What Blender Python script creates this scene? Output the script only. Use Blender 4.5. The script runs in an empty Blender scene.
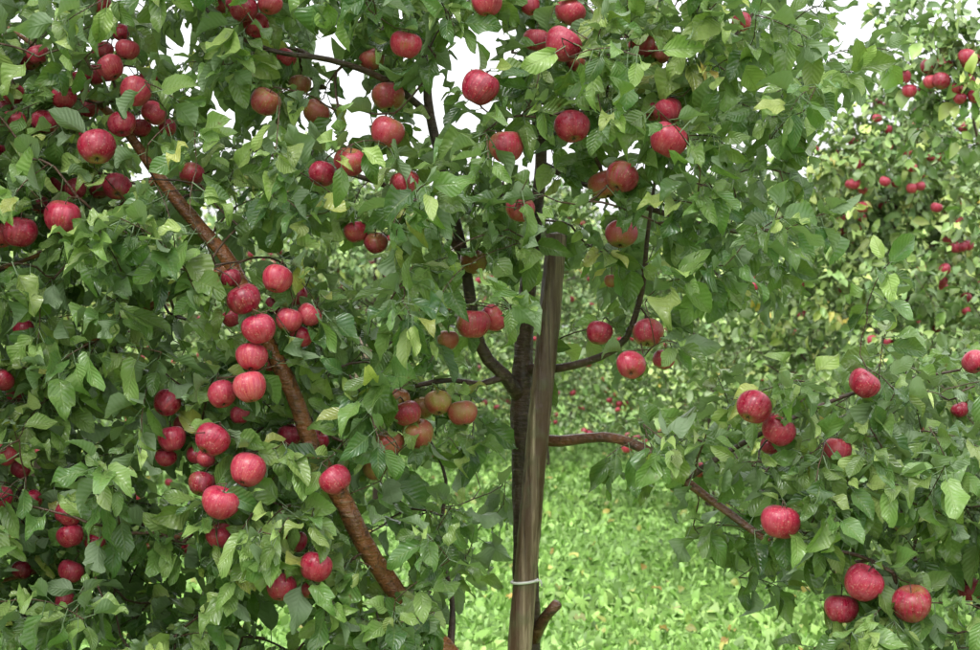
import bpy, math, random
import numpy as np
from mathutils import Vector
rng=np.random.default_rng(7); random.seed(7)
scene=bpy.context.scene
D=3.75; F=1630.0; CZ=1.5
# image pixels to world metres through the camera (y = depth behind the row line)
def P(a,b,y=0.0):
    k=(D+y)/F
    return np.array([(a-490)*k, y, CZ+(325-b)*k])
def nrm(v):
    v=np.asarray(v,float); return v/np.maximum(np.linalg.norm(v,axis=-1,keepdims=True),1e-9)

# ---------------------------------------------------------------- node helpers
def mat_new(name):
    m=bpy.data.materials.new(name); m.use_nodes=True
    nt=m.node_tree; nt.nodes.clear(); return m,nt
class NT:
    def __init__(s,nt): s.nt=nt
    def n(s,t,**kw):
        nd=s.nt.nodes.new(t)
        for k,v in kw.items(): setattr(nd,k,v)
        return nd
    def l(s,a,b): s.nt.links.new(a,b)
    def put(s,sock,v):
        if isinstance(v,bpy.types.NodeSocket): s.l(v,sock)
        else: sock.default_value=v
    def math(s,op,a,b=None,c=None,clamp=False):
        nd=s.n('ShaderNodeMath',operation=op); nd.use_clamp=clamp
        s.put(nd.inputs[0],a)
        if b is not None: s.put(nd.inputs[1],b)
        if c is not None: s.put(nd.inputs[2],c)
        return nd.outputs[0]
    def mix(s,f,a,b,blend='MIX'):
        nd=s.n('ShaderNodeMix',data_type='RGBA',blend_type=blend)
        s.put(nd.inputs[0],f)
        for sock,v in ((nd.inputs[6],a),(nd.inputs[7],b)):
            if not isinstance(v,bpy.types.NodeSocket) and len(v)==3: v=(*v,1)
            s.put(sock,v)
        return nd.outputs[2]
    def ramp(s,f,stops):
        nd=s.n('ShaderNodeValToRGB'); cr=nd.color_ramp
        while len(cr.elements)<len(stops): cr.elements.new(0.5)
        for e,(p,c) in zip(cr.elements,stops):
            e.position=p; e.color=(*c,1) if len(c)==3 else c
        s.l(f,nd.inputs[0]); return nd.outputs[0]
    def mr(s,v,a,b,c=0.0,d=1.0):
        nd=s.n('ShaderNodeMapRange'); s.put(nd.inputs[0],v)
        nd.inputs[1].default_value=a; nd.inputs[2].default_value=b
        nd.inputs[3].default_value=c; nd.inputs[4].default_value=d
        return nd.outputs[0]
    def noise(s,vec,scale,detail=3.0,rough=0.5):
        nd=s.n('ShaderNodeTexNoise'); nd.inputs['Scale'].default_value=scale
        nd.inputs['Detail'].default_value=detail; nd.inputs['Roughness'].default_value=rough
        if vec is not None: s.l(vec,nd.inputs['Vector'])
        return nd.outputs['Fac']
    def bump(s,h,strength,dist):
        nd=s.n('ShaderNodeBump'); nd.inputs['Strength'].default_value=strength
        nd.inputs['Distance'].default_value=dist; s.l(h,nd.inputs['Height']); return nd.outputs[0]

def leaf_material(name,stops,under,rough=0.36,transl=0.3,simple=False):
    m,nt=mat_new(name); g=NT(nt)
    at=g.n('ShaderNodeAttribute',attribute_name='lc')
    sp=g.n('ShaderNodeSeparateColor'); g.l(at.outputs['Color'],sp.inputs[0])
    u,v,r=sp.outputs[0],sp.outputs[1],sp.outputs[2]; age=at.outputs['Alpha']
    geo=g.n('ShaderNodeNewGeometry')
    tc=g.n('ShaderNodeTexCoord')
    col=g.ramp(r,stops)
    brt=g.mr(age,0,1,0.6,1.4)
    hs=g.n('ShaderNodeHueSaturation'); hs.inputs['Saturation'].default_value=0.93
    if not simple:
        au=g.math('ABSOLUTE',g.math('SUBTRACT',u,0.5))
        mid=g.mr(au,0.02,0.05,1,0)
        ph=g.math('MULTIPLY',g.math('SUBTRACT',v,g.math('MULTIPLY',au,0.55)),52.0)
        sv=g.math('SINE',ph)
        vein=g.mr(sv,0.75,0.98,0,0.35)
        vein=g.math('MAXIMUM',vein,mid)
        nz=g.noise(tc.outputs['Object'],45.0,2)
        col=g.mix(g.mr(nz,0.3,0.75,0,0.5),col,g.mix(0.5,col,(0.17,0.21,0.035)))
    g.l(col,hs.inputs['Color']); g.l(brt,hs.inputs['Value'])
    col=hs.outputs[0]
    if not simple:
        col=g.mix(g.math('MULTIPLY',vein,0.28),col,(0.25,0.33,0.10))
        col=g.mix(g.mr(nz,0.73,0.80,0,0.7),col,(0.12,0.06,0.02))
    geo_b=geo.outputs['Backfacing']
    col=g.mix(geo_b,col,under)
    bs=g.n('ShaderNodeBsdfPrincipled'); g.l(col,bs.inputs['Base Color'])
    if simple: ro=g.math('ADD',g.math('MULTIPLY',geo_b,0.25),rough)
    else: ro=g.math('ADD',g.mr(nz,0.25,0.75,rough-0.08,rough+0.16),g.math('MULTIPLY',geo_b,0.3))
    g.l(ro,bs.inputs['Roughness'])
    bs.inputs['Specular IOR Level'].default_value=0.55
    if not simple:
        h=g.math('ADD',g.math('MULTIPLY',sv,-0.5),g.math('MULTIPLY',mid,-1.2))
        g.l(g.bump(h,0.45,0.0016),bs.inputs['Normal'])
    o=g.n('ShaderNodeOutputMaterial')
    if transl>0:
        tr=g.n('ShaderNodeBsdfTranslucent')
        g.l(g.mix(0.5,col,(0.27,0.44,0.03)),tr.inputs[0])
        mx=g.n('ShaderNodeMixShader'); mx.inputs[0].default_value=transl
        g.l(bs.outputs[0],mx.inputs[1]); g.l(tr.outputs[0],mx.inputs[2])
        g.l(mx.outputs[0],o.inputs[0])
    else: g.l(bs.outputs[0],o.inputs[0])
    return m
M_leaf=leaf_material('apple_leaf',[(0.0,(0.026,0.080,0.028)),(0.22,(0.045,0.125,0.036)),(0.44,(0.10,0.21,0.046)),(0.63,(0.20,0.325,0.075)),(0.87,(0.35,0.46,0.12)),(0.965,(0.52,0.51,0.10)),(1.0,(0.50,0.27,0.03))],(0.21,0.29,0.16),rough=0.22,transl=0.27)
M_leafbg=leaf_material('apple_leaf_orchard',[(0.0,(0.065,0.15,0.04)),(0.35,(0.15,0.28,0.065)),(0.75,(0.32,0.45,0.11)),(0.94,(0.48,0.55,0.13)),(1.0,(0.58,0.44,0.05))],(0.28,0.37,0.18),rough=0.36,transl=0.0,simple=True)
M_grass=leaf_material('grass_blade',[(0.0,(0.14,0.28,0.05)),(0.5,(0.26,0.47,0.08)),(0.9,(0.38,0.59,0.12)),(1.0,(0.52,0.52,0.18))],(0.28,0.47,0.11),rough=0.5,transl=0.0,simple=True)

def bark_material(name,c1,c2,c3,rough,c4=(0.30,0.19,0.11)):
    m,nt=mat_new(name); g=NT(nt)
    tc=g.n('ShaderNodeTexCoord'); 
    n1=g.noise(tc.outputs['Object'],14,4,0.6); n2=g.noise(tc.outputs['Object'],70,3,0.6)
    mp=g.n('ShaderNodeMapping'); mp.inputs['Scale'].default_value=(30,30,160); g.l(tc.outputs['Object'],mp.inputs[0])
    n3=g.noise(mp.outputs[0],1.0,2)
    col=g.mix(g.mr(n1,0.35,0.65),c1,c2)
    col=g.mix(g.mr(n2,0.52,0.68,0,0.8),col,c3)
    col=g.mix(g.mr(n3,0.60,0.68,0,0.6),col,c4)
    bs=g.n('ShaderNodeBsdfPrincipled'); g.l(col,bs.inputs['Base Color'])
    g.l(g.mr(n2,0.3,0.7,rough-0.1,rough+0.2),bs.inputs['Roughness'])
    h=g.math('ADD',g.math('ADD',n1,g.math('MULTIPLY',n2,0.5)),g.math('MULTIPLY',n3,0.4))
    g.l(g.bump(h,0.9,0.010),bs.inputs['Normal'])
    o=g.n('ShaderNodeOutputMaterial'); g.l(bs.outputs[0],o.inputs[0]); return m
M_limb=bark_material('apple_bark_wet',(0.31,0.115,0.042),(0.14,0.055,0.026),(0.05,0.026,0.017),0.26)
M_trunk=bark_material('apple_bark_dark',(0.085,0.045,0.029),(0.038,0.025,0.018),(0.12,0.09,0.06),0.5,(0.14,0.09,0.06))
M_twig=bark_material('twig_bark',(0.10,0.045,0.027),(0.05,0.027,0.018),(0.12,0.08,0.05),0.45,(0.15,0.09,0.05))
M_limb2=bark_material('apple_bark_brown',(0.17,0.072,0.035),(0.075,0.037,0.023),(0.035,0.022,0.016),0.30,(0.24,0.15,0.09))

def stake_material():
    m,nt=mat_new('weathered_wood'); g=NT(nt)
    tc=g.n('ShaderNodeTexCoord')
    mp=g.n('ShaderNodeMapping'); mp.inputs['Scale'].default_value=(75,75,2.4); g.l(tc.outputs['Object'],mp.inputs[0])
    n1=g.noise(mp.outputs[0],1.0,5,0.7)
    mp2=g.n('ShaderNodeMapping'); mp2.inputs['Scale'].default_value=(30,30,1.5); g.l(tc.outputs['Object'],mp2.inputs[0])
    n2=g.noise(mp2.outputs[0],1.0,3)
    n3=g.noise(tc.outputs['Object'],26,4)
    col=g.ramp(n1,[(0.34,(0.06,0.037,0.025)),(0.5,(0.20,0.14,0.09)),(0.66,(0.38,0.29,0.20))])
    col=g.mix(g.mr(n2,0.45,0.55,0,0.9),col,(0.075,0.036,0.022))
    col=g.mix(g.mr(n3,0.52,0.68,0,0.45),col,(0.11,0.115,0.055))
    bs=g.n('ShaderNodeBsdfPrincipled'); g.l(col,bs.inputs['Base Color'])
    g.l(g.mr(n2,0.3,0.7,0.5,0.27),bs.inputs['Roughness'])
    g.l(g.bump(g.math('ADD',n1,g.math('MULTIPLY',n3,0.4)),0.9,0.007),bs.inputs['Normal'])
    o=g.n('ShaderNodeOutputMaterial'); g.l(bs.outputs[0],o.inputs[0]); return m
M_stake=stake_material()

def apple_material():
    m,nt=mat_new('apple_skin'); g=NT(nt)
    at=g.n('ShaderNodeAttribute',attribute_name='lc')
    sp=g.n('ShaderNodeSeparateColor'); g.l(at.outputs['Color'],sp.inputs[0])
    lon,lat,r=sp.outputs[0],sp.outputs[1],sp.outputs[2]; ripe=at.outputs['Alpha']
    tc=g.n('ShaderNodeTexCoord')
    cb=g.n('ShaderNodeCombineXYZ')
    a=g.math('MULTIPLY',lon,2*math.pi)
    g.l(g.math('MULTIPLY',g.math('COSINE',a),5.0),cb.inputs[0]); g.l(g.math('MULTIPLY',g.math('SINE',a),5.0),cb.inputs[1])
    g.l(g.math('ADD',g.math('MULTIPLY',lat,1.2),g.math('MULTIPLY',r,50.0)),cb.inputs[2])
    st=g.noise(cb.outputs[0],1.8,3,0.7)
    n1=g.noise(tc.outputs['Object'],17,2)
    nm=g.noise(tc.outputs['Object'],60,3,0.6)
    red=g.ramp(g.math('ADD',g.math('MULTIPLY',st,0.75),g.math('MULTIPLY',r,0.30)),[(0.28,(0.15,0.003,0.016)),(0.46,(0.33,0.010,0.040)),(0.62,(0.46,0.028,0.070)),(0.82,(0.58,0.11,0.10))])
    grn=g.mix(g.mr(n1,0.35,0.65),(0.33,0.28,0.06),(0.36,0.12,0.045))
    f=g.math('ADD',g.math('MULTIPLY',st,0.6),g.math('MULTIPLY',n1,0.8))
    f=g.math('ADD',f,g.math('MULTIPLY',g.math('SUBTRACT',ripe,0.50),1.15))
    f=g.math('SUBTRACT',f,g.mr(lat,0.80,1.0,0,0.30))
    f=g.math('SUBTRACT',f,g.mr(lat,0.0,0.22,0.42,0.0))
    col=g.mix(g.mr(f,0.45,0.88),grn,red)
    col=g.mix(g.mr(nm,0.42,0.7,0,0.26),col,(0.60,0.20,0.26))
    n4=g.noise(tc.outputs['Object'],240,1)
    col=g.mix(g.mr(n4,0.63,0.71,0,0.4),col,(0.62,0.33,0.25))
    bs=g.n('ShaderNodeBsdfPrincipled'); g.l(col,bs.inputs['Base Color'])
    g.l(g.mr(nm,0.3,0.7,0.22,0.50),bs.inputs['Roughness'])
    o=g.n('ShaderNodeOutputMaterial'); g.l(bs.outputs[0],o.inputs[0]); return m
M_apple=apple_material()

# ---------------------------------------------------------------- mesh helper
def make_mesh(name,verts,quads,mats,lc=None,midx=None,smooth=True):
    me=bpy.data.meshes.new(name)
    verts=np.ascontiguousarray(verts,np.float32); quads=np.ascontiguousarray(quads,np.int32)
    me.vertices.add(len(verts)); me.vertices.foreach_set('co',verts.ravel())
    me.loops.add(quads.size); me.loops.foreach_set('vertex_index',quads.ravel())
    me.polygons.add(len(quads)); me.polygons.foreach_set('loop_start',np.arange(0,quads.size,4,dtype=np.int32))
    for m in mats: me.materials.append(m)
    if midx is not None: me.polygons.foreach_set('material_index',np.ascontiguousarray(midx,np.int32))
    me.polygons.foreach_set('use_smooth',np.full(len(quads),smooth))
    if lc is not None:
        at=me.attributes.new('lc','FLOAT_COLOR','POINT'); at.data.foreach_set('color',np.ascontiguousarray(lc,np.float32).ravel())
    me.update(calc_edges=True); return me
def add_obj(name,data,parent=None,loc=(0,0,0),rz=0.0,sc=1.0):
    o=bpy.data.objects.new(name,data); scene.collection.objects.link(o)
    o.location=loc; o.rotation_euler=(0,0,rz); o.scale=(sc,sc,sc)
    if parent: o.parent=parent
    return o

# ---------------------------------------------------------------- leaf templates
def leaf_template(nx,ny,r,pet=True,serr=True):
    us=np.linspace(-1,1,nx); ts=np.linspace(0,1,ny)
    fold=r.uniform(0.1,0.9); curl=r.uniform(-0.1,0.9); wa=r.uniform(0.03,0.20); wph=r.uniform(0,6); wf=r.uniform(5,13)
    bend=r.uniform(-0.18,0.18); tw=r.uniform(-1.0,1.0)
    V=[];C=[]
    for j,t in enumerate(ts):
        w=0.5*(math.sin(math.pi*min(1,t**0.82)))**0.75*(1-0.14*t) if 0<t<1 else (0.06 if t==0 else 0.0)
        if serr and 0<j<ny-1: w*=1+(0.045 if j%2 else -0.045)
        for u in us:
            x=w*u; z=fold*abs(x)*0.6-curl*t*t*0.5+wa*math.sin(wf*t+wph+(1.5 if u>0 else 0))*abs(u)
            y=t-0.3*abs(curl)*t**3
            a=tw*t; x2=x*math.cos(a)-z*math.sin(a)*0.3; z2=z+x*math.sin(a)*0.8
            V.append((x2+bend*t*t,y,z2)); C.append((0.5+0.5*u,t))
    Q=[]
    for j in range(ny-1):
        for i in range(nx-1):
            a=j*nx+i; Q.append((a,a+1,a+nx+1,a+nx))
    if pet:
        b=len(V); rr=0.016
        for yy,zz in ((-0.32,0.05),(0.04,0.0)):
            for k in range(3):
                an=k*2.094; V.append((rr*1.7*math.cos(an),yy,zz+rr*math.sin(an))); C.append((0.5,0.0))
        for k in range(3):
            k2=(k+1)%3; Q.append((b+k,b+k2,b+3+k2,b+3+k))
    return np.array(V),np.array(Q),np.array(C)
def leaf_set(n,nx,ny,seed,pet=True):
    r=random.Random(seed); L=[leaf_template(nx,ny,r,pet) for _ in range(n)]
    return np.stack([l[0] for l in L]),L[0][1],L[0][2]
HI=leaf_set(40,5,9,1); LO=leaf_set(10,3,4,2,False)

def build_leaves(name,base,T,N,L,W,rnd,age,tset,mat):
    TV,Q,C=tset; n=len(base)
    k=rng.integers(0,len(TV),n)
    T=nrm(T); N=N-(N*T).sum(1,keepdims=True)*T; N=nrm(N); B=np.cross(T,N)
    tv=TV[k]                                   # n,V,3
    v=base[:,None]+tv[:,:,0:1]*(B*W[:,None])[:,None]+tv[:,:,1:2]*(T*L[:,None])[:,None]+tv[:,:,2:3]*(N*L[:,None])[:,None]
    nv=tv.shape[1]
    q=(Q[None]+(np.arange(n)*nv)[:,None,None]).reshape(-1,4)
    lc=np.empty((n,nv,4)); lc[:,:,0:2]=C[None]; lc[:,:,2]=rnd[:,None]; lc[:,:,3]=age[:,None]
    return make_mesh(name,v.reshape(-1,3),q,[mat],lc.reshape(-1,4))

# ---------------------------------------------------------------- tubes
class Tubes:
    def __init__(s): s.V=[];s.Q=[];s.M=[];s.n=0
    def add(s,pts,rad,sides,mi,wob=0.0,cap=True):
        pts=np.asarray(pts,float); rad=np.asarray(rad,float); m=len(pts)
        if m<2: return
        t=nrm(np.gradient(pts,axis=0))
        ref=np.array([0,1.0,0]) if abs(t[0][1])<0.9 else np.array([1.0,0,0])
        n0=nrm(np.cross(t[0],ref)); Ns=[n0]
        for i in range(1,m):
            a=Ns[-1]-np.dot(Ns[-1],t[i])*t[i]; Ns.append(nrm(a))
        Ns=np.array(Ns); Bs=np.cross(t,Ns)
        an=np.arange(sides)*2*math.pi/sides
        R=rad[:,None]*np.ones((1,sides))
        if wob>0:
            ph=rng.uniform(0,6,4); ii=np.arange(m)[:,None]
            R=R*(1+wob*(np.sin(2*an[None]+ph[0]+ii*0.12)*0.6+np.sin(3*an[None]+ph[1]-ii*0.2)*0.5+np.sin(ii*0.55+ph[2])*0.4)+wob*0.5*rng.normal(size=(m,sides)))
        v=pts[:,None]+R[:,:,None]*(np.cos(an)[None,:,None]*Ns[:,None]+np.sin(an)[None,:,None]*Bs[:,None])
        v=v.reshape(-1,3)
        i=np.arange(m-1)[:,None]; j=np.arange(sides)[None]; j2=(j+1)%sides
        q=np.stack([i*sides+j,i*sides+j2,(i+1)*sides+j2,(i+1)*sides+j],-1).reshape(-1,4)
        vs=[v]; qs=[q]
        if cap:
            c=np.array([pts[0]-t[0]*rad[0]*0.2,pts[-1]+t[-1]*rad[-1]*0.3]); b=m*sides
            qq=[]
            for jj in range(0,sides-1,2):
                qq.append((b,(jj+2)%sides,jj+1,jj)); o=(m-1)*sides; qq.append((b+1,o+jj,o+jj+1,o+(jj+2)%sides))
            vs.append(c); qs.append(np.array(qq))
        v=np.concatenate(vs); q=np.concatenate(qs)
        s.V.append(v); s.Q.append(q+s.n); s.M.append(np.full(len(q),mi)); s.n+=len(v)
    def mesh(s,name,mats): return make_mesh(name,np.concatenate(s.V),np.concatenate(s.Q),mats,None,np.concatenate(s.M))
def catmull(ctrl,step=0.03):
    c=np.asarray(ctrl,float); c=np.vstack([2*c[0]-c[1],c,2*c[-1]-c[-2]]); out=[]
    for i in range(1,len(c)-2):
        n=max(2,int(np.linalg.norm(c[i+1,:3]-c[i,:3])/step))
        for k in range(n):
            t=k/n
            out.append(0.5*((2*c[i])+(-c[i-1]+c[i+1])*t+(2*c[i-1]-5*c[i]+4*c[i+1]-c[i+2])*t*t+(-c[i-1]+3*c[i]-3*c[i+1]+c[i+2])*t**3))
    out.append(c[-2]); return np.array(out)

# ---------------------------------------------------------------- apples
def apple_template(seed,nl=22,nm=15):
    r=random.Random(seed); sq=r.uniform(0.84,0.95); con=r.uniform(0.03,0.15); ph=r.uniform(0,6); e=r.uniform(-0.05,0.05)
    V=[];C=[]
    for j in range(nm+1):
        f=math.pi*j/nm; f=min(max(f,0.02),math.pi-0.02)
        for i in range(nl+1):
            a=2*math.pi*i/nl
            rho=math.sin(f)**0.86*(1+con*math.cos(f)); z=math.cos(f)*sq
            lob=0.05*math.cos(5*a+ph)*max(0,-math.cos(f))+e*math.cos(2*a)+0.025*math.cos(3*a+ph*2)
            rho2=rho*(1+lob)
            z-=0.42*math.exp(-(rho/0.30)**2) if f<math.pi/2 else 0
            z+=0.22*math.exp(-(rho/0.26)**2) if f>=math.pi/2 else 0
            V.append((rho2*math.cos(a)+e*z,rho2*math.sin(a),z)); C.append((i/nl,1-j/nm))
    Q=[]
    for j in range(nm):
        for i in range(nl):
            a=j*(nl+1)+i; Q.append((a,a+nl+1,a+nl+2,a+1))
    return np.array(V),np.array(Q),np.array(C)
AP=[apple_template(i) for i in range(10)]; APL=[apple_template(i,12,8) for i in range(3)]
def build_apples(name,cent,rad,ripe,templ,hi=True,axes=None):
    V=[];Q=[];Cc=[];M=[];n=0
    for c,r,rp,ax in zip(cent,rad,ripe,axes):
        tv,q,cc=templ[rng.integers(0,len(templ))]
        z=nrm(ax); x=nrm(np.cross(z,rng.normal(size=3))); y=np.cross(z,x)
        v=c+r*(tv[:,0:1]*x+tv[:,1:2]*y+tv[:,2:3]*z)
        l=np.empty((len(v),4)); l[:,:2]=cc; l[:,2]=rng.random(); l[:,3]=rp
        V.append(v);Q.append(q+n);Cc.append(l);M.append(np.zeros(len(q)));n+=len(v)
        if hi: # dried calyx sepals
            for k in range(5):
                a=k*1.2566+rng.uniform(-.2,.2); d=math.cos(a)*x+math.sin(a)*y; s=-math.sin(a)*x+math.cos(a)*y
                b=c-z*r*0.70
                v=np.array([b+d*r*0.03-s*r*0.05,b+d*r*0.03+s*r*0.05,b+d*r*0.13+s*r*0.03-z*r*0.10,b+d*r*0.15-s*r*0.02-z*r*0.16])
                V.append(v);Q.append(np.array([[0,1,2,3]])+n);Cc.append(np.zeros((4,4)));M.append(np.ones(1));n+=4
    return make_mesh(name,np.concatenate(V),np.concatenate(Q),[M_apple,M_trunk],np.concatenate(Cc),np.concatenate(M))

# ---------------------------------------------------------------- growing skeleton
class Skel:
    def __init__(s): s.p=[];s.par=[];s.rad=[];s.paths=[];s.dir=[]
    def limb(s,ctrl,parent=-1):
        pts=catmull(ctrl); ids=[]; pr=parent
        d=nrm(np.gradient(pts[:,:3],axis=0))
        for i,q in enumerate(pts):
            s.p.append(q[:3]); s.par.append(pr); s.rad.append(q[3]); s.dir.append(d[i]); pr=len(s.p)-1; ids.append(pr)
        return pts,ids
    def grow(s,target,step=0.03,wig=0.10,maxr=0.03):
        A=np.array(s.p); dv=target-A; d=np.linalg.norm(dv,axis=1)
        cost=d*(1.25-0.3*((dv*np.array(s.dir)).sum(1)/np.maximum(d,1e-6)))+np.where(dv[:,2]<-0.15,0.05,0)
        j=int(np.argmin(cost)); L=d[j]
        if L<0.012: return None,j
        n=max(2,int(L/step)); t=np.linspace(0,1,n+1)[1:,None]
        p0=A[j]; p1=p0+np.array(s.dir[j])*L*0.3+rng.normal(size=3)*L*wig; p2=target+np.array([0,0,-0.05*L])+rng.normal(size=3)*L*wig; 
        pts=(1-t)**3*p0+3*(1-t)**2*t*p1+3*(1-t)*t*t*p2+t**3*target
        pts[:-1]+=rng.normal(size=(n-1,3))*0.0025
        return s.addpath(pts,j),j
    def addpath(s,pts,j,leafy=False):
        full=np.vstack([s.p[j],pts]); dd=nrm(np.diff(full,axis=0)); ids=[j]; pr=j
        for q,d in zip(pts,dd):
            s.p.append(q); s.par.append(pr); s.rad.append(-1); s.dir.append(d); pr=len(s.p)-1; ids.append(pr)
        s.paths.append(ids); return ids
    def finish(s,tubes,k=0.00125,e=0.46,mi=2):
        cnt=np.zeros(len(s.p)); has=np.zeros(len(s.p),bool)
        for i in range(len(s.p)-1,-1,-1):
            if not has[i]: cnt[i]+=1
            if s.par[i]>=0: cnt[s.par[i]]+=cnt[i]; has[s.par[i]]=True
        for ids in s.paths:
            r=k*cnt[ids]**e
            r[0]=min(r[1]*1.25, s.rad[ids[0]]*0.9 if s.rad[ids[0]]>0 else 9)
            r=np.minimum(r,0.012)
            tubes.add(np.array([s.p[i] for i in ids]),r,6 if r[0]>0.004 else 5,mi,cap=False)

def shoot_leaves(ids,sk,outw,spacing,Lm,acc,rosette=5,tail=0.22,sizej=0.3,vb=0.0):
    pts=np.array([sk.p[i] for i in ids]); seg=np.linalg.norm(np.diff(pts,axis=0),axis=1); cum=np.concatenate([[0],np.cumsum(seg)])
    tot=cum[-1]; s0=max(0.0,tot-tail); ph=rng.uniform(0,6.28); s=tot; cnt=0
    e=pts[-1]; clump=0.5+0.5*math.sin(e[0]*5.1+math.sin(e[2]*4.3+e[1]*3)*1.6+1.0)*math.cos(e[2]*4.7+e[1]*2.0)
    vig=0.5*rng.random()+0.5*clump
    while s>s0 and len(pts)>1:
        i=min(np.searchsorted(cum,s,side='right')-1,len(seg)-1); i=max(i,0)
        f=(s-cum[i])/max(seg[i],1e-6); p=pts[i]*(1-f)+pts[i+1]*f; t=nrm(pts[i+1]-pts[i])
        ph+=2.4+rng.normal()*0.3
        a=nrm(np.cross(t,[0.13,0.2,1])); b=np.cross(t,a); side=math.cos(ph)*a+math.sin(ph)*b
        tipf=1.0 if cnt<rosette else 0.4
        T=nrm(side*0.9+t*(0.6*tipf)+np.array([0,0,-0.25-0.6*rng.random()])+outw*0.2+rng.normal(size=3)*0.34)
        N=nrm(np.array([0,0,0.85])+outw*0.55+rng.normal(size=3)*0.6)
        L=Lm*rng.uniform(1-sizej,1+sizej)*(0.75 if cnt<2 else 1)
        acc.append((p+T*L*0.30,T,N,L,L*rng.uniform(0.42,0.60),min(1,vb+vig*0.55+rng.random()*0.45 if cnt>2 else 0.45+0.5*rng.random()),rng.random()))
        cnt+=1
        s-=spacing*rng.uniform(0.5,1.5)*(0.45 if cnt<rosette else 1)

# ================================================================ MAIN TREE
sk=Skel(); tb=Tubes()
def LP(lst): return [np.append(P(a,b,y),r) for a,b,y,r in lst]
trunk=LP([(536,960,0.10,0.040),(533,800,0.10,0.036),(528,650,0.09,0.030),(524,520,0.09,0.027),(522,400,0.09,0.025),(527,300,0.10,0.020),(536,215,0.10,0.017),(541,150,0.09,0.015),(532,60,0.06,0.012),(545,-60,0.05,0.010),(540,-220,0.03,0.006)])
pts,tid=sk.limb(trunk); tb.add(pts[:,:3],pts[:,3],14,1,0.09)
def near(a,b,y): 
    q=P(a,b,y); return int(np.argmin(np.linalg.norm(np.array(sk.p)-q,axis=1)))
def addlimb(lst,mi,sides=12,wob=0.05):
    c=LP(lst); j=near(*lst[0][:3]) if sk.p else -1
    c[0][:3]=sk.p[j]
    pts,ids=sk.limb(c,j); tb.add(pts[:,:3],pts[:,3],sides,mi,wob); return ids
addlimb([(533,800,0.10,0.03),(500,715,0.04,0.0235),(450,655,-0.02,0.0235),(392,587,-0.08,0.0225),(362,540,-0.13,0.0205),(345,505,-0.14,0.0225),(314,450,-0.17,0.0190),(293,392,-0.18,0.0165),(266,338,-0.17,0.0155),(232,266,-0.16,0.0150),(200,228,-0.15,0.0145),(158,176,-0.14,0.013),(122,126,-0.11,0.010),(86,92,-0.08,0.008),(40,50,-0.04,0.006),(-20,10,0.0,0.004)],0,14,0.11)
addlimb([(531,441,0.09,0.017),(560,441,0.05,0.0135),(605,437,0.0,0.0115),(642,448,-0.06,0.0110),(684,480,-0.12,0.0100),(730,514,-0.16,0.0085),(768,541,-0.18,0.0075),(815,566,-0.18,0.006),(870,560,-0.16,0.004)],3,10,0.10)
addlimb([(530,372,0.09,0.014),(560,368,0.04,0.010),(600,357,0.0,0.0085),(626,338,-0.03,0.008),(642,290,-0.05,0.0065),(647,240,-0.07,0.005),(655,180,-0.1,0.004)],1,9)
addlimb([(531,395,0.09,0.017),(505,376,0.04,0.015),(480,345,0.02,0.014),(463,255,0.02,0.013),(448,190,0.03,0.012),(430,115,0.04,0.011),(424,55,0.04,0.009),(405,-20,0.04,0.007),(380,-120,0.04,0.004)],1,10)
addlimb([(541,150,0.09,0.010),(580,115,0.0,0.009),(630,90,-0.08,0.0075),(690,70,-0.1,0.006),(745,25,-0.1,0.004),(775,-30,-0.1,0.003)],1,8)
addlimb([(430,115,0.04,0.009),(385,80,-0.06,0.0075),(330,60,-0.12,0.0065),(270,50,-0.15,0.005),(215,20,-0.15,0.004),(180,-40,-0.12,0.003)],1,8)
addlimb([(463,255,0.02,0.009),(420,205,-0.06,0.007),(370,180,-0.14,0.006),(310,165,-0.2,0.0045),(250,150,-0.22,0.003)],1,8)
addlimb([(541,170,0.09,0.010),(600,190,0.0,0.008),(670,215,-0.08,0.0065),(740,232,-0.1,0.005),(800,225,-0.08,0.003)],1,8)
addlimb([(232,266,-0.16,0.011),(180,290,-0.14,0.009),(110,330,-0.1,0.0075),(40,370,-0.05,0.006),(-60,400,0.0,0.004)],0,8)
addlimb([(314,450,-0.17,0.011),(250,500,-0.15,0.009),(170,540,-0.12,0.0075),(80,560,-0.08,0.006),(-30,590,0,0.004)],0,8)
addlimb([(158,176,-0.14,0.009),(110,215,-0.16,0.007),(50,250,-0.16,0.005),(-30,280,-0.1,0.003)],0,8)
addlimb([(684,482,-0.12,0.008),(740,445,-0.1,0.006),(810,410,-0.06,0.005),(880,385,0,0.004),(960,370,0.05,0.003)],1,8)
addlimb([(768,541,-0.18,0.006),(850,520,-0.1,0.005),(930,505,0.0,0.004),(1010,500,0.05,0.003)],1,7)
addlimb([(500,376,0.04,0.010),(480,384,0.02,0.007),(452,380,-0.02,0.006),(415,386,-0.05,0.005),(375,405,-0.08,0.003)],1,8)
addlimb([(455,655,-0.02,0.010),(452,600,0.06,0.006),(440,540,0.10,0.005),(446,480,0.12,0.004),(430,440,0.12,0.003)],1,8)
# cut spur low on the trunk
c=LP([(533,640,0.08,0.016),(545,618,0.04,0.013),(557,604,0.01,0.0125)]); tb.add(catmull(c)[:,:3],catmull(c)[:,3],10,3,0.06)

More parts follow.
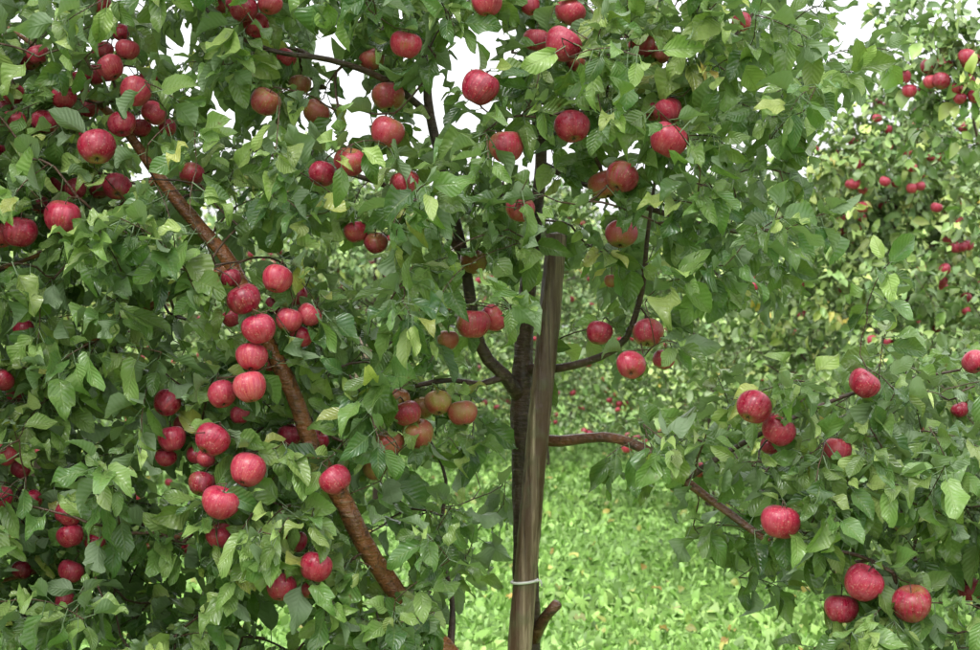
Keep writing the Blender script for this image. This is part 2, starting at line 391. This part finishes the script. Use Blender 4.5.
# apples (a,b,radius, depth, ripeness)
AL=[(97,147,19,-.32,.85),(62,217,19,-.33,.8),(20,232,18,-.3,.85),(1,236,13,-.25,.9),(135,92,16,-.25,.9),(110,68,14,-.2,.9),(122,124,14,-.22,.9),(127,50,12,-.15,.95),(64,98,13,-.2,.9),(45,122,14,-.2,.95),(14,122,12,-.2,.9),(38,55,11,-.15,.9),(14,95,11,-.15,.9),(100,3,11,-.1,.9),(121,33,9,-.1,.9),(244,10,14,-.2,.9),(256,26,13,-.15,.9),(270,4,12,-.2,.9),(154,113,13,-.18,.85),(76,189,11,-.2,.9),(117,187,14,-.2,.95),(99,190,10,-.15,.9),(192,174,13,-.2,.8),(265,102,16,-.25,.65),(224,5,9,-.1,.9),
(406,45,16,-.3,.8),(387,132,17,-.22,.65),(350,162,16,-.3,.75),(322,174,14,-.26,.7),(405,184,16,-.3,.7),(487,3,15,-.28,.9),(480,88,19,-.34,.85),(563,45,19,-.32,.85),(570,12,15,-.2,.8),(536,40,13,-.1,.8),(572,127,18,-.32,.85),(506,147,18,-.3,.75),(520,208,15,-.28,.8),(474,262,14,-.02,.45),(668,140,19,-.34,.85),(668,112,15,-.25,.9),(651,112,10,-.2,.9),(622,177,17,-.28,.75),(621,234,16,-.1,.55),(641,45,14,-.1,.6),(604,185,16,-.12,.5),(388,97,16,-.05,.5),(316,112,14,-.05,.5),(372,60,13,-.05,.5),(742,22,10,-.1,.9),(660,55,10,-.1,.6),(530,6,10,-.1,.7),
(277,279,15,-.36,.9),(244,299,17,-.38,.95),(259,329,17,-.4,.95),(252,357,16,-.38,.95),(250,387,17,-.4,.95),(222,394,15,-.34,.9),(289,320,14,-.32,.9),(309,315,13,-.3,.9),(301,336,12,-.28,.85),(231,279,11,-.3,.9),(356,232,12,-.2,.7),(376,243,12,-.2,.7),(212,440,18,-.36,.9),(248,470,18,-.36,.9),(220,503,19,-.38,.9),(220,536,14,-.3,.9),(202,484,14,-.3,.8),(167,403,14,-.26,.95),(172,439,14,-.24,.95),(166,457,11,-.2,.95),(335,480,16,-.36,.95),(281,587,15,-.3,.85),(316,567,17,-.32,.85),(295,542,12,-.22,.95),(68,514,14,-.25,.9),(70,536,14,-.25,.9),(95,543,11,-.2,.9),(71,571,13,-.2,.9),(65,601,10,-.15,.9),(3,380,11,-.2,.95),(5,455,12,-.2,.95),(24,329,11,-.18,.95),(-1,497,13,-.2,.95),(33,500,10,-.15,.9),(290,435,13,-.1,.8),(317,440,12,-.1,.8),(206,458,10,-.25,.9),
(473,324,17,-.22,.65),(493,318,14,-.16,.7),(407,413,15,-.14,.60),(389,444,15,-.12,.44),(418,434,16,-.12,.44),(438,403,14,-.08,.46),(463,413,15,-.08,.46),(373,470,11,-.08,.5),(398,398,12,-.08,.46),(448,340,11,-.05,.5),(423,408,12,-.02,.4),
(631,365,15,-.25,.8),(648,333,16,-.1,.75),(599,333,13,-.05,.75),(663,360,11,-.05,.7),(612,281,8,-.05,.6),(576,62,10,0,.5),
(754,407,18,-.3,.9),(778,430,17,-.24,.85),(864,384,16,-.25,.95),(837,451,15,-.2,.85),(780,522,20,-.34,.9),(863,583,19,-.33,.85),(912,604,20,-.34,.8),(841,609,17,-.25,.85),(906,525,11,0.05,.2),(974,362,12,0,.9),(970,590,12,-.1,.95),(960,410,9,.1,.9),(770,445,10,-.1,.8),(700,470,8,.1,.7),
(30,60,11,-.1,.9),(78,80,10,-.05,.9),(95,75,11,-.05,.9),(140,128,11,-.1,.9),(8,150,10,-.05,.9),(58,185,10,-.05,.9),(168,128,9,-.1,.9),(4,70,11,-.1,.9),(88,108,11,-.05,.85),(60,30,9,0,.9),(298,296,10,-.15,.9),(240,415,10,-.2,.85),(183,425,10,-.15,.9),(190,548,9,-.15,.9),(310,590,9,-.15,.85),(20,470,10,-.1,.9),(50,545,9,-.05,.9),(22,570,10,-.05,.9),(300,85,11,0,.6),(286,58,10,-.05,.8),
(40,205,10,-.1,.9),(5,110,10,-.05,.9),(103,52,11,-.05,.9),(148,80,10,-.05,.9),(85,135,10,-.05,.9),(232,318,10,-.2,.9),(268,362,10,-.15,.85),(275,305,10,-.1,.9),(196,455,10,-.2,.9),(15,395,9,-.1,.9),(12,520,10,-.1,.9)]
AC=[];AR=[];ARi=[];AX=[];AS=[]
for a,b,r,y,rp in AL:
    c=P(a,b,y); R=r*(D+y)/F*1.0; AC.append(c); AR.append(R); ARi.append(rp+rng.uniform(-.15,.06))
    ax=nrm(np.array([rng.normal()*0.4,rng.normal()*0.35+0.15,1.0])); AX.append(ax)
    AS.append(c+ax*R*0.45)
AC=np.array(AC);AR=np.array(AR)

rows=["53647868787877771000","78868888777877774000","88888888677766764000","99878886576566652000","99988887765375565200","99998788764264552000","99998888652134322211","99998876541112344555","99998876552123577776","99998876553113577777","88888877653111377788","88998877663000157889","87788776652000047999"]
def dens(a,b):
    if b<0:
        if a<-200 or a>790: return 0
        return 6.5*max(0,1+b/330.0)*(1 if a<740 else 0.4)
    if b>650:
        if b>800: return 0
        return 6 if (a<430 or a>800) and -250<a<1120 else 0
    if a<0: return 8 if a>-260 else 0
    if a>=980: return int(rows[int(b//50)][19])*(1 if a<1120 else 0)
    return int(rows[min(12,int(b//50))][int(a//49)])
anchors=[]
target=1040
while len(anchors)<target:
    a=rng.uniform(-260,1120); b=rng.uniform(-330,800)
    if rng.random()<(dens(a,b)/9.0)**1.5:
        hw=0.42 if 0<b<650 else 0.36
        u=rng.random(); y=-hw+ (u**1.15)*(hw*2.0)
        if a>690 and b>300: y=max(y,-0.30+rng.uniform(0,0.1))
        anchors.append(P(a,b,y))
# order by distance to existing limbs so branches fork outward
base_nodes=np.array(sk.p)
items=[('s',q,None) for q in anchors]+[('a',AS[i]+AX[i]*0.022+np.array([0,0.012,0.004])+rng.normal(size=3)*0.004,i) for i in range(len(AS))]
items.sort(key=lambda it: np.min(np.linalg.norm(base_nodes-it[1],axis=1)))
leaves=[]; stalks=[]
for kind,q,i in items:
    if kind=='s':
        d=np.linalg.norm(AC-q,axis=1)
        if np.any(d<AR*1.15): continue
    ids,j=sk.grow(q)
    if ids is None: ids=[j]
    o=np.array([(q[0]-0.09)*0.35,(q[1]-0.05)*1.0-0.12,0.0]); o=nrm(o)
    if kind=='s':
        L=rng.uniform(0.05,0.2)
        d=nrm(o*0.6+np.array([0,0,0.35])+rng.normal(size=3)*0.6); n=max(2,int(L/0.025)); pts=[];p=q.copy()
        for _ in range(n):
            p=p+d*L/n; pts.append(p); d=nrm(d+np.array([0,0,-0.10])+rng.normal(size=3)*0.07)
        ids2=sk.addpath(np.array(pts),ids[-1])
        allids=ids+ids2[1:]
        shoot_leaves(allids,sk,o,0.0155,0.079,leaves,rosette=6,tail=L+rng.uniform(0.02,0.10))
    else:
        stalks.append((i,q)); 
        if len(ids)>1: shoot_leaves(ids,sk,o,0.015,0.074,leaves,rosette=6,tail=0.08)
for i,q in stalks:
    p0=q; p3=AC[i]+AX[i]*AR[i]*0.38; p1=p0*0.6+p3*0.4+np.array([0,0.0,0.004])
    tb.add(np.array([p0,p1,p3]),[0.0016,0.0012,0.0014],5,2,cap=False)
sk.finish(tb)
# leaves thinned along the camera line so fruit and chosen limbs stay visible
B=np.array([l[0] for l in leaves]);T=np.array([l[1] for l in leaves]);N=np.array([l[2] for l in leaves]);L=np.array([l[3] for l in leaves]);W=np.array([l[4] for l in leaves]);RN=np.array([l[5] for l in leaves]);AG=np.array([l[6] for l in leaves])
Cn=B+T*(L*0.5)[:,None]
keep=np.ones(len(B),bool); view_pt=np.array([0,-D,CZ])
for c,r,(a_,b_,r_,y_,rp) in zip(AC,AR,AL):
    d=nrm(view_pt-c); v=Cn-c; s=v@d; perp=np.linalg.norm(v-s[:,None]*d,axis=1)
    hid=0.74 if r_<12 else 0.89
    front=(s>-0.2*r)&(s<0.8)&(perp<r*1.08+0.006)
    keep&=~(front&(rng.random(len(B))<hid))
    keep&=~(np.linalg.norm(v,axis=1)<r*1.05)
def clear(a1,b1,y1,a2,b2,y2,w,pr):
    global keep
    p=P(a1,b1,y1);q=P(a2,b2,y2)
    for t in np.linspace(0,1,26):
        c=p*(1-t)+q*t; d=nrm(view_pt-c); v=Cn-c; s=v@d; perp=np.linalg.norm(v-s[:,None]*d,axis=1)
        keep&=~((s>-0.01)&(s<0.7)&(perp<w)&(clr<pr))
clr=rng.random(len(B))
clear(160,178,-.15,236,270,-.16,0.048,0.95); clear(268,345,-.17,305,432,-.18,0.038,0.88); clear(335,492,-.15,392,585,-.08,0.045,0.94)
clear(553,285,.02,536,440,0,0.045,0.92); clear(536,440,0,518,650,0,0.05,0.95); clear(556,441,.05,650,452,-.06,0.033,0.88); clear(700,495,-.15,768,541,-.18,0.033,0.88)
clear(458,225,.02,480,345,.02,0.025,0.6); clear(560,368,.04,625,340,-.03,0.025,0.8); clear(540,170,.09,530,240,.1,0.03,0.7)
B,T,N,L,W,RN,AG=[x[keep] for x in (B,T,N,L,W,RN,AG)]
print('main leaves',len(B),'twig nodes',len(sk.p))
tree=add_obj('apple_tree',None)
add_obj('trunk_and_branches',tb.mesh('trunk_and_branches',[M_limb,M_trunk,M_twig,M_limb2]),tree)
add_obj('leaves',build_leaves('leaves',B,T,N,L,W,RN,AG,HI,M_leaf),tree)
add_obj('apples',build_apples('apples',AC,AR,ARi,AP,True,AX),tree)

# ================================================================ STAKE
ts=Tubes()
c=LP([(503,968,-.02,0.030),(512,760,-.02,0.029),(520,640,-.02,0.0275),(527,560,-.02,0.0265),(534,480,-.02,0.0258),(541,400,-.02,0.0255),(548,330,-.01,0.0245),(557,235,.0,0.0235)])
pp=catmull(c,0.02); ts.add(pp[:,:3],pp[:,3],24,0,0.05)
stake=add_obj('wooden_stake',ts.mesh('wooden_stake',[M_stake]))
m,nt=mat_new('white_tie_band'); g=NT(nt); bs=g.n('ShaderNodeBsdfPrincipled'); bs.inputs['Base Color'].default_value=(0.55,0.55,0.5,1); bs.inputs['Roughness'].default_value=0.5
o=g.n('ShaderNodeOutputMaterial'); g.l(bs.outputs[0],o.inputs[0]); M_tie=m
tt=Tubes(); cc=P(524.5,581,-.02); an=np.linspace(0,2*math.pi,33)
ring=np.stack([cc[0]+0.0295*np.cos(an),cc[1]+0.0295*np.sin(an),cc[2]+0.003*np.cos(an)],1); tt.add(ring,np.full(33,0.0034),6,0,0,False)
tl=catmull([cc+np.array([0.027,-0.016,0]),cc+np.array([0.035,-0.018,0.005]),cc+np.array([0.039,-0.015,-0.010])],0.01)
tt.add(tl,np.full(len(tl),0.002),5,0)
add_obj('tie_band',tt.mesh('tie_band',[M_tie]),stake)

# ================================================================ BACKGROUND TREES
def orchard_tree(seed,H,R,nanch,napple,tset,leafL=0.085,spacing=0.02,extra_shoots=(),extra_apples=(),vb=0.0):
    global rng
    rng=np.random.default_rng(seed); s=Skel(); t=Tubes()
    tr=[np.array([0,0,-0.05,0.05]),np.array([0.03,0,0.6,0.038]),np.array([-0.03,0.02,1.3,0.028]),np.array([0.02,-0.02,min(2.0,H*0.72),0.018]),np.array([0,0,H-0.15,0.006])]
    p,ids=s.limb(tr); t.add(p[:,:3],p[:,3],9,1,0.06)
    for k in range(11):
        z=0.7+k*(H-1.1)/11; j=int(np.argmin(np.abs(np.array([s.p[i][2] for i in ids])-z))); j=ids[j]; a=k*2.4+rng.normal()*.3; r=R*(1.05-0.45*(z/H)**2)*0.8
        b=s.p[j]; d=np.array([math.cos(a),math.sin(a),0])
        q=[np.append(b,0.014),np.append(b+d*r*0.45+[0,0,0.14],0.010),np.append(b+d*r+[0,0,0.16],0.004)]
        pp,_=s.limb(q,j); t.add(pp[:,:3],pp[:,3],7,1,0.03)
    an=[]; lob=[rng.normal(size=3) for _ in range(3)]
    while len(an)<nanch:
        z=rng.uniform(0.45,H); f=(z-0.45)/(H-0.45); rr=R*(0.75+0.5*math.sin(math.pi*min(1,f*0.9+0.18)))*(1-f**3*0.65)
        a=rng.uniform(0,6.283); rr*=1+0.22*math.sin(3*a+lob[0][0]+4*f)+0.12*math.sin(5*a-6*f)
        r=rr*math.sqrt(rng.uniform(0.12,1))
        an.append(np.array([r*math.cos(a),r*math.sin(a),z]))
    an+=list(extra_shoots)
    # every cluster of fruit hangs from its own leafy spur
    for q in list(extra_apples)[::2]: an.append(np.asarray(q)+np.array([0,0.05,0.06])+rng.normal(size=3)*0.03)
    bn=np.array(s.p); an.sort(key=lambda q:np.min(np.linalg.norm(bn-q,axis=1))); lv=[]
    for q in an:
        idp,j=s.grow(q,step=0.07)
        if idp is None: idp=[j]
        o=nrm(np.array([q[0],q[1],0.0])); L=rng.uniform(0.1,0.3)
        d=nrm(o*0.6+np.array([0,0,0.6])+rng.normal(size=3)*0.5); pts=[];pq=q.copy()
        for _ in range(4):
            pq=pq+d*L/4; pts.append(pq); d=nrm(d+np.array([0,0,-0.08])+rng.normal(size=3)*0.1)
        i2=s.addpath(np.array(pts),idp[-1]); shoot_leaves(idp+i2[1:],s,o,spacing,leafL,lv,rosette=4,tail=L+0.08,vb=vb)
    s.finish(t)
    arr=[np.array([l[k] for l in lv]) for k in range(7)]
    ac=[];
    while len(ac)<napple:
        q=an[rng.integers(len(an)//3,len(an))]; m=rng.integers(1,4)
        for _ in range(m): ac.append(q+rng.normal(size=3)*0.055+[0,0,-0.05]+nrm(np.array([q[0],q[1],0]))*0.04)
    ac=np.array(ac+list(extra_apples)); n=len(ac)
    return (t.mesh('bg_wood',[M_limb2,M_trunk,M_twig]),build_leaves('bg_leaves',*arr,tset,M_leafbg),
            build_apples('bg_apples',ac,rng.uniform(0.025,0.035,n),rng.uniform(0.75,1.0,n),APL,False,nrm(rng.normal(size=(n,3))*0.25+[0,0,1])))
MID=leaf_set(12,3,6,5,False)
def local(pts,x,dist,jit,rg,rep=1):
    out=[]
    for a,b,dy in pts:
        for _ in range(rep): out.append(P(a,b,dist-D+dy)-np.array([x,dist-D,0])+rg.normal(size=3)*jit)
    return out
rg=np.random.default_rng(3)
nx_,nd_=2.8,6.9
esh=local([(930,50,-.4),(965,15,-.3),(945,90,-.4),(968,60,-.5),(975,110,-.4),(925,98,-.3),(982,30,-.4),(910,68,-.3),(925,20,-.2),(855,88,-.3),(975,140,-.3)],nx_,nd_,0.05,rg,2)
eap=local([(902,70,-.6),(932,80,-.6),(950,90,-.6),(972,80,-.6),(975,102,-.6),(943,68,-.6),(958,96,-.6),(913,86,-.6),(968,66,-.6),(925,62,-.55),(982,92,-.6)],nx_,nd_,0.012,rg)
bx_,bd_=2.4,9.7
esh2=local([(840,160,-.5),(870,130,-.5),(900,120,-.5),(930,125,-.5),(800,190,-.5),(820,210,-.6),(885,150,-.7),(950,140,-.6)],bx_,bd_,0.10,rg,5)
eap2=local([(880,182,-.9),(905,178,-.9),(888,128,-.75),(950,240,-.9),(965,225,-.9),(935,262,-.9)],bx_,bd_,0.08,rg,5)+local([(735,288,-.8),(742,284,-.8),(725,290,-.8),(748,290,-.8),(862,212,-.8),(870,150,-.8)],bx_,bd_,0.025,rg,2)
V=[orchard_tree(11,2.9,0.95,480,130,MID),orchard_tree(12,2.75,1.05,520,160,MID,vb=0.1),orchard_tree(13,3.1,0.95,460,110,LO),
   orchard_tree(14,2.3,0.8,380,70,MID,0.080,0.018,esh,eap),orchard_tree(15,2.35,1.05,560,120,MID,0.084,0.018,esh2,eap2,vb=0.12)]
def place(v,x,dist,rz,sc=1.0):
    e=add_obj('apple_tree',None,None,(x,dist-D,0),rz,sc)
    for nm,me in zip(('trunk_and_branches','leaves','apples'),V[v]): add_obj(nm,me,e)
place(3,nx_,nd_,0.0); place(4,bx_,bd_,0.0); place(0,1.75,12.9,3.1,0.88); place(2,3.6,12.4,4.0,0.95); place(1,2.9,15.4,0.2)
place(0,-0.9,13.0,5.0,0.9); place(1,-2.9,10.5,2.7,1.0); place(2,-1.9,15.5,1.2); place(2,0.6,17.5,2.2,0.95); place(0,-4.3,13,4.4)
k=0
for row,dist in enumerate((19.5,24.0)):
    for i in range(9):
        k+=1; place(2 if k%2 else 1,-8.6+i*2.15+rng.uniform(-.3,.3)+row,dist+rng.uniform(-.5,.5),rng.uniform(0,6),rng.uniform(0.88,1.05))
# stake of a tree in the next row
ts2=Tubes(); q2=catmull([P(330,800,1.9),P(345,520,1.9),P(352,440,1.9),P(361,385,1.9),P(366,335,1.9)],0.06); ts2.add(q2,np.full(len(q2),0.024),12,0,0.04)
add_obj('wooden_stake',ts2.mesh('wooden_stake',[M_stake]))
# ================================================================ GROUND + GRASS
rng=np.random.default_rng(99)
m,nt=mat_new('orchard_soil_and_turf'); g=NT(nt); tc=g.n('ShaderNodeTexCoord')
n1=g.noise(tc.outputs['Object'],1.3,4); n2=g.noise(tc.outputs['Object'],22,4,0.7)
col=g.mix(g.mr(n2,0.35,0.65),(0.09,0.19,0.035),(0.24,0.44,0.07)); col=g.mix(g.mr(n1,0.6,0.75,0,0.4),col,(0.2,0.22,0.07))
bs=g.n('ShaderNodeBsdfPrincipled'); g.l(col,bs.inputs['Base Color']); bs.inputs['Roughness'].default_value=0.85
g.l(g.bump(n2,1.0,0.05),bs.inputs['Normal']); o=g.n('ShaderNodeOutputMaterial'); g.l(bs.outputs[0],o.inputs[0])
gx=np.concatenate([[-400,-120,-40],np.linspace(-16,16,41),[40,120,400]]); gy=np.concatenate([[-400,-100,-30],np.linspace(-8,26,43),[60,150,500]])
def gz(x,y): return 0.035*np.sin(x*0.9+1)*np.cos(y*0.7)+0.02*np.sin(x*2.3+y*1.7)
X,Y=np.meshgrid(gx,gy); Z=np.where((abs(X)<17)&(Y>-9)&(Y<27),gz(X,Y),0)
vv=np.stack([X,Y,Z],-1).reshape(-1,3); nx=len(gx); i,j=np.meshgrid(np.arange(nx-1),np.arange(len(gy)-1)); a=(j*nx+i).ravel()
add_obj('ground',make_mesh('ground',vv,np.stack([a,a+1,a+nx+1,a+nx],-1),[m]))
n=85000
y=2.2+ (rng.random(n)**1.5)*19; x=rng.uniform(-1,1,n)*(2.6+ (y+D)*0.32)
base=np.stack([x,y,gz(x,y)-0.005],1)
patch=0.5+0.5*np.sin(x*1.7+np.sin(y*1.3)*2)*np.cos(y*1.1+1.3*np.sin(x))
broad=rng.random(n)<0.3
Tg=nrm(np.stack([rng.normal(size=n)*0.55,rng.normal(size=n)*0.55,np.where(broad,0.4,1.0)],1)); Ng=nrm(rng.normal(size=(n,3))*0.4+[0,-0.4,0.8])
Lg=rng.uniform(0.03,0.085,n)*(0.65+0.75*patch)*(1+0.03*(y)); Wg=np.where(broad,Lg*0.55,Lg*0.13+0.004)
rg_=np.clip(0.2+0.6*patch*rng.random(n)+0.35*rng.random(n)-0.1,0,1)
GT=leaf_set(8,2,4,9,False)
add_obj('grass',build_leaves('grass',base,Tg,Ng,Lg,Wg,rg_,rng.random(n),GT,M_grass))
n=900; y=rng.uniform(2.5,16,n); x=rng.uniform(-1,1,n)*(1.5+(y+D)*0.34)
add_obj('fallen_leaves',build_leaves('fallen_leaves',np.stack([x,y,gz(x,y)+0.05],1),nrm(rng.normal(size=(n,3))*[1,1,0.2]),nrm(rng.normal(size=(n,3))*0.3+[0,0,1]),np.full(n,0.07),np.full(n,0.045),rng.uniform(0.93,1,n),rng.random(n),MID,M_leaf))
# distant treeline
n=16000; a=rng.uniform(-1,1,n); dx=a*48; dy=52+rng.normal(size=n)*2.0; top=4.4+0.9*np.sin(dx*0.35)+0.6*np.sin(dx*0.9+1)+0.4*np.sin(dx*2.1)
zz=top*rng.random(n)**0.7
add_obj('distant_trees',build_leaves('distant_trees',np.stack([dx,dy,zz],1),nrm(rng.normal(size=(n,3))),nrm(rng.normal(size=(n,3))*0.7+[0,-0.5,0.6]),rng.uniform(0.35,0.7,n),rng.uniform(0.3,0.5,n),rng.random(n)*0.8,rng.random(n),LO,M_leafbg))

# ================================================================ LIGHT
EL=math.radians(48); AZ=math.radians(205)
w=bpy.data.worlds.new("World"); scene.world=w; w.use_nodes=True; nt=w.node_tree; nt.nodes.clear(); g=NT(nt)
sky=g.n('ShaderNodeTexSky',sky_type='NISHITA'); sky.sun_disc=False; sky.sun_elevation=EL; sky.sun_rotation=AZ; sky.air_density=1.0; sky.dust_density=4.0
hs=g.n('ShaderNodeHueSaturation'); hs.inputs['Saturation'].default_value=0.12; g.l(sky.outputs[0],hs.inputs['Color'])
# overcast veil: about twice as bright overhead as at the horizon
tcw=g.n('ShaderNodeTexCoord'); sx=g.n('ShaderNodeSeparateXYZ'); g.l(tcw.outputs['Generated'],sx.inputs[0])
veil=g.mix(g.mr(sx.outputs[2],0.05,0.9,0,1),(8.7,8.85,9.0),(22.6,23.0,23.4))
cl=g.mix(0.8,hs.outputs[0],veil)
bg=g.n('ShaderNodeBackground'); g.l(cl,bg.inputs[0]); bg.inputs[1].default_value=0.15
o=g.n('ShaderNodeOutputWorld'); g.l(bg.outputs[0],o.inputs[0])
sd=bpy.data.lights.new('sun','SUN'); sd.energy=1.5; sd.angle=math.radians(16); sd.color=(1,0.98,0.95)
so=bpy.data.objects.new('sun',sd); scene.collection.objects.link(so)
dirv=Vector((math.sin(AZ)*math.cos(EL),math.cos(AZ)*math.cos(EL),math.sin(EL))); so.rotation_euler=dirv.to_track_quat('Z','Y').to_euler(); so.location=(0,0,8)

cam=bpy.data.cameras.new('camera'); co=bpy.data.objects.new('camera',cam); scene.collection.objects.link(co)
co.location=(0,-D,CZ); co.rotation_euler=(math.radians(90),0,0); cam.sensor_width=36; cam.lens=F/980*36; cam.clip_end=2000
cam.dof.use_dof=True; cam.dof.focus_distance=3.5; cam.dof.aperture_fstop=9
scene.camera=co
scene.view_settings.view_transform='Standard'; scene.view_settings.look='None'; scene.view_settings.exposure=0
